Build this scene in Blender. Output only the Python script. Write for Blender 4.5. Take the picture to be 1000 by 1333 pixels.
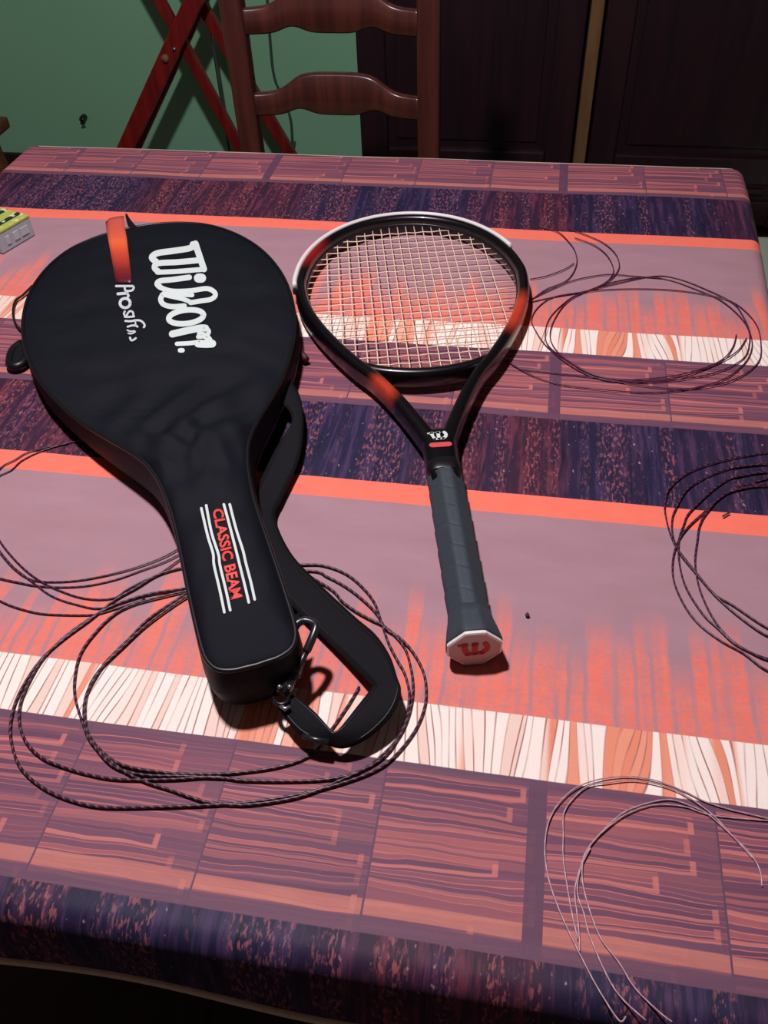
import bpy, bmesh, math, random
import numpy as np
from mathutils import Vector, Matrix
from mathutils.bvhtree import BVHTree

for o in list(bpy.data.objects):
    bpy.data.objects.remove(o)
SC = bpy.context.scene
COL = SC.collection
TZ = 0.75                       # height of the table top

# ------------------------------------------------------------------ camera
F, TH, RO, H, PHI = 1128.76, math.radians(44.606), math.radians(2.793), .525, math.radians(-11.318)

def ray(x, y):
    x = (x - 500) / F; y = (y - 666.5) / F
    xr = x * math.cos(RO) - y * math.sin(RO); yr = x * math.sin(RO) + y * math.cos(RO)
    d = (xr, math.cos(TH) - math.sin(TH) * yr, -math.sin(TH) - math.cos(TH) * yr)
    c, s = math.cos(PHI), math.sin(PHI)
    return Vector((c * d[0] + s * d[1], -s * d[0] + c * d[1], d[2]))

def G(x, y, z=0.0):
    """photo pixel -> point at height z above the table top (world coordinates)"""
    d = ray(x, y); t = (H - z) / -d.z
    return Vector((d.x * t, d.y * t, TZ + z))

def atV(x, y, v):
    """photo pixel -> point on the upright plane Y = v"""
    d = ray(x, y); t = v / d.y
    return Vector((d.x * t, v, TZ + H + d.z * t))

cam_d = bpy.data.cameras.new('camera'); cam = bpy.data.objects.new('camera', cam_d); COL.objects.link(cam)
fw = ray(500, 666.5); rt = ray(500 + F, 666.5) - fw; dn = ray(500, 666.5 + F) - fw
M3 = Matrix((rt, -dn, -fw)).transposed()
cam.matrix_world = Matrix.Translation((0, 0, TZ + H)) @ M3.to_4x4()
cam_d.sensor_fit = 'VERTICAL'; cam_d.sensor_height = 36; cam_d.lens = 36 * F / 1333
cam_d.clip_start = .01
SC.camera = cam

# ------------------------------------------------------------------ world, lamp, exposure
w = bpy.data.worlds.new('world'); SC.world = w; w.use_nodes = True
w.node_tree.nodes['Background'].inputs[0].default_value = (.012, .013, .02, 1)
w.node_tree.nodes['Background'].inputs[1].default_value = 1
ld = bpy.data.lights.new('ceiling_lamp', 'SPOT'); ld.energy = 66; ld.shadow_soft_size = .045; ld.color = (1, .90, .95)
ld.spot_size = math.radians(172); ld.spot_blend = .5          # a shaded pendant lamp above the table
lo = bpy.data.objects.new('ceiling_lamp', ld); lo.location = (-.34, .60, TZ + 1.33); COL.objects.link(lo)
vs = SC.view_settings
vs.view_transform = 'Standard'; vs.look = 'None'; vs.gamma = 1; vs.use_curve_mapping = False; vs.exposure = 0.33
RND = random.Random(7)

# ------------------------------------------------------------------ node helpers
def lin(r, g, b, k=1.0):
    def f(c):
        c /= 255.
        return c / 12.92 if c <= .04045 else ((c + .055) / 1.055) ** 2.4
    return (f(r) * k, f(g) * k, f(b) * k, 1)

class X:
    """a float socket with arithmetic"""
    nt = None
    def __init__(s, sock): s.s = sock
    def __add__(a, b): return mth('ADD', a, b)
    def __radd__(a, b): return mth('ADD', b, a)
    def __sub__(a, b): return mth('SUBTRACT', a, b)
    def __rsub__(a, b): return mth('SUBTRACT', b, a)
    def __mul__(a, b): return mth('MULTIPLY', a, b)
    def __rmul__(a, b): return mth('MULTIPLY', b, a)
    def __truediv__(a, b): return mth('DIVIDE', a, b)

def put(sock, v):
    if isinstance(v, X): X.nt.links.new(v.s, sock)
    else: sock.default_value = v

def mth(op, a, b=None, c=None, clamp=False):
    n = X.nt.nodes.new('ShaderNodeMath'); n.operation = op; n.use_clamp = clamp
    put(n.inputs[0], a)
    if b is not None: put(n.inputs[1], b)
    if c is not None: put(n.inputs[2], c)
    return X(n.outputs[0])

def sstep(x, a, b):
    n = X.nt.nodes.new('ShaderNodeMapRange'); n.interpolation_type = 'SMOOTHSTEP'
    put(n.inputs['Value'], x); put(n.inputs['From Min'], a); put(n.inputs['From Max'], b)
    n.inputs['To Min'].default_value = 0; n.inputs['To Max'].default_value = 1
    return X(n.outputs['Result'])

def vec(a, b, c=0.0):
    n = X.nt.nodes.new('ShaderNodeCombineXYZ')
    put(n.inputs[0], a); put(n.inputs[1], b); put(n.inputs[2], c)
    return X(n.outputs[0])

def noise(a, b, c=0.0, detail=2.0, rough=.5):
    n = X.nt.nodes.new('ShaderNodeTexNoise'); n.inputs['Scale'].default_value = 1
    n.inputs['Detail'].default_value = detail; n.inputs['Roughness'].default_value = rough
    put(n.inputs['Vector'], vec(a, b, c))
    return X(n.outputs['Fac'])

def wnoise(a, b=0.0):
    n = X.nt.nodes.new('ShaderNodeTexWhiteNoise'); n.noise_dimensions = '2D'
    put(n.inputs['Vector'], vec(a, b)); return X(n.outputs['Value'])

def voro1(x, edge=False):
    n = X.nt.nodes.new('ShaderNodeTexVoronoi'); n.voronoi_dimensions = '1D'
    n.feature = 'DISTANCE_TO_EDGE' if edge else 'F1'
    put(n.inputs['W'], x); n.inputs['Scale'].default_value = 1
    if edge: return X(n.outputs['Distance'])
    sp = X.nt.nodes.new('ShaderNodeSeparateColor'); X.nt.links.new(n.outputs['Color'], sp.inputs[0])
    return X(sp.outputs[0]), X(sp.outputs[1])

def mix(f, a, b):
    n = X.nt.nodes.new('ShaderNodeMix'); n.data_type = 'RGBA'; n.clamp_factor = True
    put(n.inputs['Factor'], f); put(n.inputs['A'] if False else n.inputs[6], a); put(n.inputs[7], b)
    return X(n.outputs[2])

def ramp(f, stops):
    n = X.nt.nodes.new('ShaderNodeValToRGB'); put(n.inputs[0], f); cr = n.color_ramp
    while len(cr.elements) < len(stops): cr.elements.new(.5)
    for e, (p, c) in zip(cr.elements, stops): e.position = p; e.color = c
    return X(n.outputs[0])

def new_mat(name):
    m = bpy.data.materials.new(name); m.use_nodes = True; X.nt = m.node_tree
    return m, m.node_tree.nodes['Principled BSDF']

def coords(kind='Object'):
    n = X.nt.nodes.new('ShaderNodeTexCoord'); s = X.nt.nodes.new('ShaderNodeSeparateXYZ')
    X.nt.links.new(n.outputs[kind], s.inputs[0])
    return X(s.outputs[0]), X(s.outputs[1]), X(s.outputs[2])

def bump(p, h, strength=.3, dist=.001):
    n = X.nt.nodes.new('ShaderNodeBump'); n.inputs['Strength'].default_value = strength; n.inputs['Distance'].default_value = dist
    put(n.inputs['Height'], h); X.nt.links.new(n.outputs[0], p.inputs['Normal'])

def plain(name, col, rough=.5, spec=.5, metal=0, var=.15, scale=60, bmp=0, coat=0, bs=400):
    m, p = new_mat(name)
    x, y, z = coords()
    f = noise(x * scale, y * scale, z * scale, 3)
    dark = tuple(c * (1 - var) for c in col[:3]) + (1,); lite = tuple(min(1, c * (1 + var)) for c in col[:3]) + (1,)
    put(p.inputs['Base Color'], mix(f, dark, lite))
    p.inputs['Roughness'].default_value = rough; p.inputs['Specular IOR Level'].default_value = spec; p.inputs['Metallic'].default_value = metal
    p.inputs['Coat Weight'].default_value = coat
    if bmp: bump(p, noise(x * bs, y * bs, z * bs, 2), bmp)
    return m

def wood(name, a, b, rough=.4, axis='z', scale=1.0, coat=0.0):
    m, p = new_mat(name); x, y, z = coords()
    q = {'x': (x * 3, y * 45, z * 45), 'y': (x * 45, y * 3, z * 45), 'z': (x * 45, y * 45, z * 3)}[axis]
    n = noise(q[0] * scale, q[1] * scale, q[2] * scale, 5, .6)
    put(p.inputs['Base Color'], mix(sstep(n, .3, .7), a, b))
    p.inputs['Roughness'].default_value = rough; p.inputs['Coat Weight'].default_value = coat; p.inputs['Coat Roughness'].default_value = .2
    bump(p, n, .15)
    return m

# ------------------------------------------------------------------ object helpers
def link(o, parent=None):
    COL.objects.link(o)
    if parent is not None: o.parent = parent
    return o

def mesh(name, v, f, mat, parent=None, smooth=True, uv=None):
    me = bpy.data.meshes.new(name); me.from_pydata([tuple(p) for p in v], [], f); me.update()
    me.materials.append(mat)
    if smooth: me.polygons.foreach_set('use_smooth', [True] * len(me.polygons))
    if uv is not None:
        l = me.uv_layers.new(name='UVMap')
        for lp in me.loops: l.data[lp.index].uv = uv[lp.vertex_index]
    o = bpy.data.objects.new(name, me)
    return link(o, parent)

def fixn(o):
    bm = bmesh.new(); bm.from_mesh(o.data); bmesh.ops.recalc_face_normals(bm, faces=bm.faces); bm.to_mesh(o.data); bm.free(); return o

def tag(o, label, cat, group=None):
    o['label'] = label; o['category'] = cat
    if group: o['group'] = group
    return o

def struct(o):
    o['kind'] = 'structure'; return o

def thing(name, label, cat, loc=(0, 0, 0), rz=0):
    o = bpy.data.objects.new(name, None); o.location = loc; o.rotation_euler = (0, 0, rz); o.empty_display_size = .05
    link(o); return tag(o, label, cat)

def box_geo(cx, cy, cz, sx, sy, sz):
    v = [(cx + i * sx / 2, cy + j * sy / 2, cz + k * sz / 2) for k in (-1, 1) for j in (-1, 1) for i in (-1, 1)]
    f = [(0, 2, 3, 1), (4, 5, 7, 6), (0, 1, 5, 4), (1, 3, 7, 5), (3, 2, 6, 7), (2, 0, 4, 6)]
    return v, f

def box(name, c, s, mat, parent=None, bev=.003, seg=2):
    v, f = box_geo(*c, *s); o = mesh(name, v, f, mat, parent, smooth=False)
    if bev:
        bm = bmesh.new(); bm.from_mesh(o.data)
        bmesh.ops.bevel(bm, geom=list(bm.edges), offset=min(bev, min(s) * .45), segments=seg, affect='EDGES', profile=.6)
        bm.to_mesh(o.data); bm.free()
    return o

def beam(name, a, b, wd, th, mat, parent=None, side=(0, 0, 1), bev=.003):
    """a bar from a to b, wd along `side`-ish, th across"""
    a, b = Vector(a), Vector(b); d = (b - a); L = d.length; d.normalize()
    s = Vector(side); s = (s - d * s.dot(d)).normalized(); t = d.cross(s)
    v, f = box_geo(0, 0, 0, L, wd, th)
    m = (a + b) / 2
    o = mesh(name, [m + d * p[0] + s * p[1] + t * p[2] for p in v], f, mat, parent, smooth=False)
    if bev:
        bm = bmesh.new(); bm.from_mesh(o.data)
        bmesh.ops.bevel(bm, geom=list(bm.edges), offset=bev, segments=2, affect='EDGES', profile=.6)
        bm.to_mesh(o.data); bm.free()
    return fixn(o)

def crom(pts, n=8, closed=False):
    P = [np.array(p, float) for p in pts]; out = []
    N = len(P)
    for i in range(N if closed else N - 1):
        if closed: a, b, c, d = P[i - 1], P[i], P[(i + 1) % N], P[(i + 2) % N]
        else: a, b, c, d = P[max(i - 1, 0)], P[i], P[i + 1], P[min(i + 2, N - 1)]
        for k in range(n):
            t = k / n
            out.append(.5 * (2 * b + (c - a) * t + (2 * a - 5 * b + 4 * c - d) * t * t + (3 * b - a - 3 * c + d) * t ** 3))
    if not closed: out.append(P[-1])
    return out

def tube_geo(pts, r, sides=6, closed=False, base=0):
    """tube around a polyline; returns verts, faces, uv (x = length along in metres)"""
    P = [Vector(p) for p in pts]; v, f, uv = [], [], []; L = 0
    N = len(P); up = Vector((0, 0, 1))
    for i, p in enumerate(P):
        if closed: t = (P[(i + 1) % N] - P[i - 1])
        else: t = P[min(i + 1, N - 1)] - P[max(i - 1, 0)]
        if t.length < 1e-9: t = Vector((1, 0, 0))
        t.normalize()
        u = up if abs(t.dot(up)) < .95 else Vector((0, 1, 0))
        a = t.cross(u).normalized(); b = a.cross(t)
        if i: L += (P[i] - P[i - 1]).length
        rr = r[i] if isinstance(r, (list, tuple)) else r
        for k in range(sides):
            th = 2 * math.pi * k / sides
            v.append(p + (a * math.cos(th) + b * math.sin(th)) * rr); uv.append((L, k / sides))
    for i in range(N if closed else N - 1):
        j = (i + 1) % N
        for k in range(sides):
            k2 = (k + 1) % sides
            f.append((base + i * sides + k, base + i * sides + k2, base + j * sides + k2, base + j * sides + k))
    if not closed:
        f.append(tuple(base + k for k in range(sides))[::-1]); f.append(tuple(base + (N - 1) * sides + k for k in range(sides)))
    return v, f, uv

def tube(name, pts, r, mat, parent=None, sides=8, closed=False):
    v, f, uv = tube_geo(pts, r, sides, closed)
    return fixn(mesh(name, v, f, mat, parent, True, uv))

def cells(name, grid, mat, parent=None, uv=None, closed_u=False, smooth=True, caps=False):
    """grid[i][j] of points -> quads; closed_u wraps j"""
    n, m = len(grid), len(grid[0]); v = [p for row in grid for p in row]; f = []
    for i in range(n - 1):
        for j in range(m if closed_u else m - 1):
            j2 = (j + 1) % m
            f.append((i * m + j, i * m + j2, (i + 1) * m + j2, (i + 1) * m + j))
    if caps:
        f.append(tuple(range(m))[::-1]); f.append(tuple((n - 1) * m + j for j in range(m)))
    return fixn(mesh(name, v, f, mat, parent, smooth, uv))

def solidify(o, t, off=-1):
    md = o.modifiers.new('thickness', 'SOLIDIFY'); md.thickness = t; md.offset = off; return o

# ================================================================== the room
WV = 2.92
m_wall = plain('green_wall_paint', lin(146, 208, 168), .7, .3, var=.05, scale=3, bmp=.15, bs=90)
m_wall2 = plain('rose_beige_wall_paint', lin(206, 186, 180), .8, .3, var=.04, scale=3)
m_ceil = plain('ceiling_paint', lin(222, 216, 214), .9, .2, var=.03, scale=3)
def floor_mat():
    m, p = new_mat('dark_floor_tile'); x, y, z = coords()
    n = noise(x * 6, y * 6, 0., 4)
    fx = mth('ABSOLUTE', mth('FRACT', x / .33) - .5); fy = mth('ABSOLUTE', mth('FRACT', y / .33) - .5)
    g = sstep(mth('MAXIMUM', fx, fy), .488, .494)
    put(p.inputs['Base Color'], mix(g, mix(n, lin(46, 34, 32), lin(60, 46, 42)), lin(30, 26, 26)))
    p.inputs['Roughness'].default_value = .35
    return m
m_floor = floor_mat()
x0, x1, y0, y1, zc = -2.8, 1.9, -1.9, WV, 2.5
def slab(name, c, s, mat): return struct(box(name, c, s, mat, bev=0))
slab('floor', ((x0 + x1) / 2, (y0 + y1) / 2, -.05), (x1 - x0 + .2, y1 - y0 + .2, .1), m_floor)
slab('ceiling', ((x0 + x1) / 2, (y0 + y1) / 2, zc + .05), (x1 - x0 + .2, y1 - y0 + .2, .1), m_ceil)
slab('wall_back', ((x0 + x1) / 2, y1 + .05, zc / 2), (x1 - x0 + .2, .1, zc), m_wall)
slab('wall_front', ((x0 + x1) / 2, y0 - .05, zc / 2), (x1 - x0 + .2, .1, zc), m_wall2)
slab('wall_left', (x0 - .05, (y0 + y1) / 2, zc / 2), (.1, y1 - y0, zc), m_wall2)
slab('wall_right', (x1 + .05, (y0 + y1) / 2, zc / 2), (.1, y1 - y0, zc), m_wall2)
m_base = wood('dark_baseboard', lin(28, 18, 20), lin(45, 30, 28), .5, 'x')
struct(box('baseboard_back', ((x0 + x1) / 2, y1 - .008, .014), (x1 - x0 - .002, .016, .028), m_base, bev=.004))

# ================================================================== dining table
TX0, TX1, TY0, TY1, TR = -.780, .252, .169, 1.250, .005
m_table = wood('table_wood', lin(70, 42, 28), lin(95, 58, 36), .5, 'y')
tb = thing('dining_table', 'brown wooden dining table hidden under the striped tablecloth', 'table', ((TX0 + TX1) / 2, (TY0 + TY1) / 2, 0))
cx, cy = (TX0 + TX1) / 2, (TY0 + TY1) / 2
hx, hy = (TX1 - TX0) / 2, (TY1 - TY0) / 2
def rrect(hx, hy, r, n=8):
    out = []
    for sx, sy, a0 in ((1, 1, 0), (-1, 1, 90), (-1, -1, 180), (1, -1, 270)):
        for k in range(n + 1):
            a = math.radians(a0 + 90 * k / n); out.append((sx * (hx - r) + r * math.cos(a), sy * (hy - r) + r * math.sin(a)))
    return out
rr = rrect(hx - .003, hy - .003, TR)
cells('table_top', [[(x, y, TZ - .032) for x, y in rr], [(x, y, TZ - .0035) for x, y in rr]], m_table, tb, closed_u=True, smooth=False, caps=True)
for sx in (-1, 1):
    box('apron', (sx * (hx - .06), 0, TZ - .08), (.022, 2 * hy - .2, .09), m_table, tb)
    box('apron', (0, sx * (hy - .06), TZ - .08), (2 * hx - .2, .022, .09), m_table, tb)
    for sy in (-1, 1):
        box('leg', (sx * (hx - .06), sy * (hy - .06), (TZ - .035) / 2), (.06, .06, TZ - .036), m_table, tb, bev=.006)

# ================================================================== tablecloth
PER = .489
def cloth_mat():
    m, p = new_mat('printed_striped_cloth')
    u, v, _ = coords('UV')
    # d runs from 0 (far edge of an orange stripe) towards the viewer through one repeat of the print
    wob = (noise(u * 9, v * 9, 1.3, 2) - .5) * .0022
    d = mth('MODULO', (4 * PER + .558) - v + wob, PER)
    fine = noise(u * 700, v * 700, 0., 2)
    # --- orange stripe
    c_or = mix(noise(u * 60, v * 60, 3., 3), lin(244, 116, 96), lin(252, 130, 108))
    # --- grey ground with orange flames
    grey = mix(noise(u * 14, d * 40, 5., 3), lin(158, 122, 130), lin(176, 140, 150))
    t = (d - .0245) / (.222 - .0245)
    warpu = u + (noise(u * 25, d * 30, 9., 2) - .5) * .006
    _, c2 = voro1(warpu * 72.)
    ce = voro1(warpu * 72., True)
    hgt = .30 + c2 * .34 + noise(u * 7, 2.2, 4., 2) * .14
    fl = sstep(t, hgt, hgt + .30)
    gap = sstep(ce, .02, .20)                                    # grey gaps between the tongues
    gap = mth('MAXIMUM', gap, .85 * sstep(noise(u * 26, d * 12, 17., 2), .44, .62))
    grain = sstep(noise(u * 170, d * 260, 7., 3, .7), .26, .62)
    strk = sstep(noise(u * 120, d * 9, 19., 2), .30, .58)
    flm = .93 * fl * (.18 + .82 * gap) * (.45 + .55 * grain) * (.58 + .42 * strk)
    flcol = mix(noise(u * 45, d * 70, 11., 3), lin(240, 108, 88), lin(248, 136, 108))
    c_gr = mix(flm, grey, flcol)
    # --- cream band with slanted strokes
    sl = (noise(u * 24, 0.7, 21., 1) - .5) * 1.3
    s = u + sl * (d - .245) + (noise(u * 30, d * 9, 23., 1) - .5) * .003
    r1, r2 = voro1(s * 165.)
    e1 = voro1(s * 165., True)
    patch = noise(u * 21, 1.5, 29., 1)
    crm = mix(sstep(r1, .62, .8), lin(250, 238, 226), lin(242, 212, 196))
    crm = mix(sstep(patch, .50, .55) * sstep(r2, .25, .45), crm, mix(r1, lin(240, 168, 140), lin(232, 140, 110)))
    ln = 1 - sstep(e1, .03, .13)
    crm = mix(ln * (.30 + .65 * sstep(noise(u * 90, d * 14, 31., 1), .35, .65)), crm, lin(160, 108, 100))
    # --- woven blocks of long strokes
    uc = (u - .042) / .1045
    uid = mth('FLOOR', uc); uf = mth('FRACT', uc)
    row = wnoise(uid + .5, 3.)
    yy = d + (u * .012) + (noise(u * 20 + uid * 7.3, d * 30, 33., 2) - .5) * .006 + (uf - .5) * (noise(d * 55, uid * 3.1, 35., 1) - .5) * .028
    k1, k2 = voro1(yy * 290. + uid * 17.37)
    ke = voro1(yy * 290. + uid * 17.37, True)
    lite = noise(u * 7, d * 9, 37., 2)
    blk = ramp(k1 * .75 + lite * .5 - .12, [(.0, lin(84, 54, 80)), (.42, lin(116, 74, 96)), (.66, lin(150, 88, 98)), (.9, lin(186, 108, 104)), (1., lin(200, 124, 114))])
    blk = mix(.5 * noise(u * 40, d * 500, 39., 2), blk, lin(120, 76, 92))
    blk = mix((1 - sstep(ke, .03, .14)) * .75 * sstep(k2, .3, .6), blk, lin(206, 122, 112))
    # stepped right ends of the strokes: pale outline, then darker ground
    rw = yy / .0128 + uid * .37
    ri = mth('FLOOR', rw); rf = mth('FRACT', rw)
    stp = .95 - .34 * wnoise(ri, uid) * sstep(wnoise(ri + .3, uid + 7.), .3, .31)
    inside = 1 - sstep(uf, stp - .004, stp + .004)
    blk = mix((1 - inside) * .55, blk, lin(112, 74, 94))
    endl = sstep(uf, stp - .036, stp - .026) * (1 - sstep(uf, stp, stp + .006)) * sstep(rf, .25, .30)
    botl = sstep(rf, .80, .86) * inside
    blk = mix(mth('MAXIMUM', endl, botl) * (.15 + .6 * wnoise(ri, uid + 3.)), blk, lin(206, 124, 114))
    wide = 1 - mth('MINIMUM', mth('MODULO', uid + 41., 4.), 1.)
    joint = sstep(uf, .985 - .10 * wide, .990 - .10 * wide)
    blk = mix(joint * .9, blk, lin(96, 66, 88))
    foot = sstep(d, .3600, .3610) * (1 - sstep(d, .3695, .3705))
    blk = mix(foot * .75 * (1 - joint), blk, mix(noise(u * 30, d * 90, 41., 2), lin(186, 108, 100), lin(206, 136, 120)))
    edge = mth('MAXIMUM', 1 - sstep(d, .2735, .2765), sstep(d, .3705, .3720))
    blk = mix(edge * .9, blk, lin(104, 72, 92))
    # --- dark band with flecked upright threads
    lowf = noise(u * 9, 3.3, 43., 2)
    dk = mix(sstep(lowf, .38, .62), lin(36, 32, 62), lin(58, 32, 54))
    th1 = noise(u * 170, d * 14, 47., 3, .65)
    dk = mix(sstep(th1, .46, .66) * .8, dk, mix(sstep(lowf, .4, .6), lin(70, 54, 90), lin(114, 54, 70)))
    dk = mix(sstep(noise(u * 140, d * 10, 48., 2), .56, .72) * .75, dk, lin(24, 20, 40))
    th2 = noise(u * 420, d * 130, 49., 2, .6)
    col = noise(u * 60, 4.4, 53., 1)
    dk = mix(sstep(th2, .50, .64) * sstep(col, .40, .60) * .6, dk, mix(lowf, lin(160, 104, 116), lin(186, 96, 90)))
    dk = mix(sstep(noise(u * 260, d * 160, 59., 1), .70, .8) * .7, dk, lin(176, 150, 160))
    # --- assemble
    c = mix(sstep(d, .0240, .0250), c_or, c_gr)
    c = mix(sstep(d, .2215, .2225), c, crm)
    c = mix(sstep(d, .2682, .2690), c, blk)
    c = mix(sstep(d, .3795, .3805), c, dk)
    c = mix(sstep(d, PER - .0006, PER - .0002), c, c_or)
    hs = X.nt.nodes.new('ShaderNodeHueSaturation'); put(hs.inputs['Color'], c); put(hs.inputs['Value'], .93 + fine * .14)
    X.nt.links.new(hs.outputs[0], p.inputs['Base Color'])
    p.inputs['Roughness'].default_value = .6; p.inputs['Specular IOR Level'].default_value = .22
    bump(p, noise(u * 900, v * 900, 60., 2) * .5 + noise(u * 35, v * 35, 61., 2) * 2.5, .22, .0006)
    return m
m_cloth = cloth_mat()
m_hem = plain('cloth_hem', lin(204, 194, 170), .8, .2, var=.12, scale=200)

def fold(u, v, lift=0.0):
    """lay a point of the flat cloth over the table edge"""
    e = 0.0                                                  # the stiff cloth bulges out over the far right corner
    if u > .12:
        k = min(1, max(0, (v - .72) / .50)); e = .017 * k * k * (3 - 2 * k) * min(1, (u - .12) / .13)
    u -= e
    qx, qy = abs(u - cx) - (hx - TR), abs(v - cy) - (hy - TR)
    sx, sy = (1 if u > cx else -1), (1 if v > cy else -1)
    if qx <= 0 and qy <= 0: dd, nx, ny = max(qx, qy) - TR, (1 if qx > qy else 0), (1 if qy >= qx else 0)
    elif qx > 0 and qy > 0:
        l = math.hypot(qx, qy); dd, nx, ny = l - TR, qx / l, qy / l
    elif qx > 0: dd, nx, ny = qx - TR, 1, 0
    else: dd, nx, ny = qy - TR, 0, 1
    w = .0006 * math.sin(u * 21 + 1.7 * math.sin(v * 9)) * math.sin(v * 17 + u * 5) + .0006
    R = .015
    if dd <= -.002: return Vector((u + e, v, TZ + w + lift))
    bx, by = u - sx * nx * dd, v - sy * ny * dd
    a = max(dd, 0) / R
    if a < math.pi / 2 * .92: h, z = R * math.sin(a), R * (1 - math.cos(a))
    else:
        a0 = math.pi / 2 * .92; ex = dd - R * a0
        h, z = R * math.sin(a0) + ex * math.cos(a0), R * (1 - math.cos(a0)) + ex * math.sin(a0)
    wave = 1 + (.35 * math.sin((u * sy * ny + v * nx) * 22) if dd > .03 else 0) * min(1, (dd - .03) / .1 if dd > .03 else 0)
    h *= wave
    if dd < 0: h = dd; z = 0
    o = Vector((e + bx + sx * nx * h, by + sy * ny * h, TZ - z + w * max(0, 1 - dd * 20)))
    return o

CU0, CU1, CV0, CV1 = TX0 - .20, TX1 + .20, TY0 - .068, TY1 + .014
def spaced(a, b, lo, hi, coarse, fine):
    out = [a]; x = a
    while x < b - 1e-6:
        st = fine if (x < lo or x > hi) else coarse
        x = min(b, x + st); out.append(x)
    return out
us = spaced(CU0, CU1, TX0 + .02, TX1 - .05, .012, .004); vs_ = spaced(CV0, CV1, TY0 + .03, TY1 - .05, .012, .003)
g = [[fold(a, b) for a in us] for b in vs_]
uvs = [(a, b) for b in vs_ for a in us]
cloth = cells('tablecloth', g, m_cloth, None, uv=uvs)
if cloth.data.polygons[len(cloth.data.polygons) // 2].normal.z < 0: cloth.data.flip_normals()
solidify(cloth, .0012, -1)
tag(cloth, 'orange, grey, cream and purple striped tablecloth covering the table', 'tablecloth')
def hem(path):
    P = [fold(a, b) for a, b in path]
    return tube('hem', P, .0030, m_hem, cloth, 6)
N = 140
hem([(CU0 + (CU1 - CU0) * i / N, CV0) for i in range(N + 1)])
hem([(CU0 + (CU1 - CU0) * i / N, CV1) for i in range(N + 1)])
hem([(CU0, CV0 + (CV1 - CV0) * i / N) for i in range(N + 1)])
hem([(CU1, CV0 + (CV1 - CV0) * i / N) for i in range(N + 1)])
CT = .0014                                                   # cloth surface above TZ

# ================================================================== tennis racket
rk = thing('tennis_racket', 'black tennis racket with white edge band, orange fades and cream strings', 'tennis racket',
           (-.0140, .3735, TZ + CT), math.radians(13.1))
def racket_paint():
    m, p = new_mat('racket_lacquer'); x, y, z = coords()
    def blob(px, py, r): return 1 - sstep(mth('SQRT', (x - px) * (x - px) + (y - py) * (y - py)), r * .35, r)
    o = mth('MAXIMUM', blob(.108, .424, .052), blob(-.052, .303, .030))
    rd = blob(-.128, .590, .050)
    n = noise(x * 90, y * 90, z * 90, 3)
    c = mix(o * (.55 + .35 * n), lin(12, 10, 14), lin(214, 72, 44))
    c = mix(rd * .85, c, lin(150, 30, 32))
    put(p.inputs['Base Color'], c); p.inputs['Roughness'].default_value = .28; p.inputs['Coat Weight'].default_value = .3
    return m
m_rk = racket_paint()
m_rwhite = plain('white_band', lin(232, 228, 226), .35, .5, var=.04)
m_string = plain('cream_string', lin(244, 216, 190), .4, .5, var=.06)
m_gripm = plain('slate_grip', lin(52, 62, 70), .62, .4, var=.16, scale=150, bmp=.35, bs=900)
m_black = plain('black_plastic', lin(16, 15, 19), .35, .5, var=.1)
m_capface = plain('cap_face', lin(184, 160, 158), .45, .4, var=.08, scale=200)
m_red = plain('red_print', lin(176, 26, 36), .45, .4, var=.05)
m_pink = plain('rose_print', lin(206, 78, 84), .5, .4, var=.12, scale=500)
m_wht = plain('white_print', lin(208, 222, 217), .55, .35, var=.03)

def zc_at(y): return .0195 - .0070 * min(1, y / .66)          # height of the racket's middle plane
def sect(hw, hh, n=16, e=2.8):
    out = []
    for k in range(n):
        a = 2 * math.pi * k / n; c, s = math.cos(a), math.sin(a)
        out.append((hw * math.copysign(abs(c) ** (2 / e), c), hh * math.copysign(abs(s) ** (2 / e), s)))
    return out
half = [(.0050, .208), (.0080, .226), (.0195, .258), (.0340, .293), (.0500, .325), (.0690, .354), (.0880, .388), (.1065, .428), (.1200, .470), (.1255, .510)]
for k in range(1, 10):
    a = math.pi / 2 * k / 10; half.append((.1255 * math.cos(a) ** .96, .510 + .155 * math.sin(a)))
halfL = [(-x, y) for x, y in half]
path = crom(half + [(0, .665)] + halfL[::-1], 6)
def sweep(path, secf, closed=False):
    g = []
    for i, p in enumerate(path):
        a, b = path[max(i - 1, 0)], path[min(i + 1, len(path) - 1)]
        t = Vector((b[0] - a[0], b[1] - a[1])).normalized(); n = Vector((t.y, -t.x))
        g.append([Vector((p[0] + n.x * s, p[1] + n.y * s, zc_at(p[1]) + q)) for s, q in secf(p, i)])
    return g
def fsec(p, i):
    y = p[1]; k = min(1, max(0, (y - .19) / .12))
    return sect(.0085 - .0018 * k, .0122)
frame = cells('frame', sweep(path, fsec), m_rk, rk, closed_u=True, caps=True)
bpath = crom([(-.066, .350), (-.045, .3395), (-.022, .3335), (0, .3315), (.022, .3335), (.045, .3395), (.066, .350)], 6)
cells('throat_bridge', sweep(bpath, lambda p, i: sect(.0062, .0108)), m_rk, rk, closed_u=True, caps=True)
# white outer band over the crown
wp = [p for p in path if p[1] > .505]
wp = [p for p in wp if not (p[0] > 0 and p[1] < .568)]
def bandsec(p, i):
    a = math.atan2(p[1] - .51, p[0])
    return [(-.0068 * 1 + s, q) for s, q in sect(.0016, .0062, 10)]
band = cells('bumper_band', [[Vector((v.x, v.y, v.z + .0058)) for v in row] for row in sweep(wp, lambda p, i: [(.0062 + s, q) for s, q in sect(.0032, .0075, 12)])], m_rwhite, rk, closed_u=True, caps=True)
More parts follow.
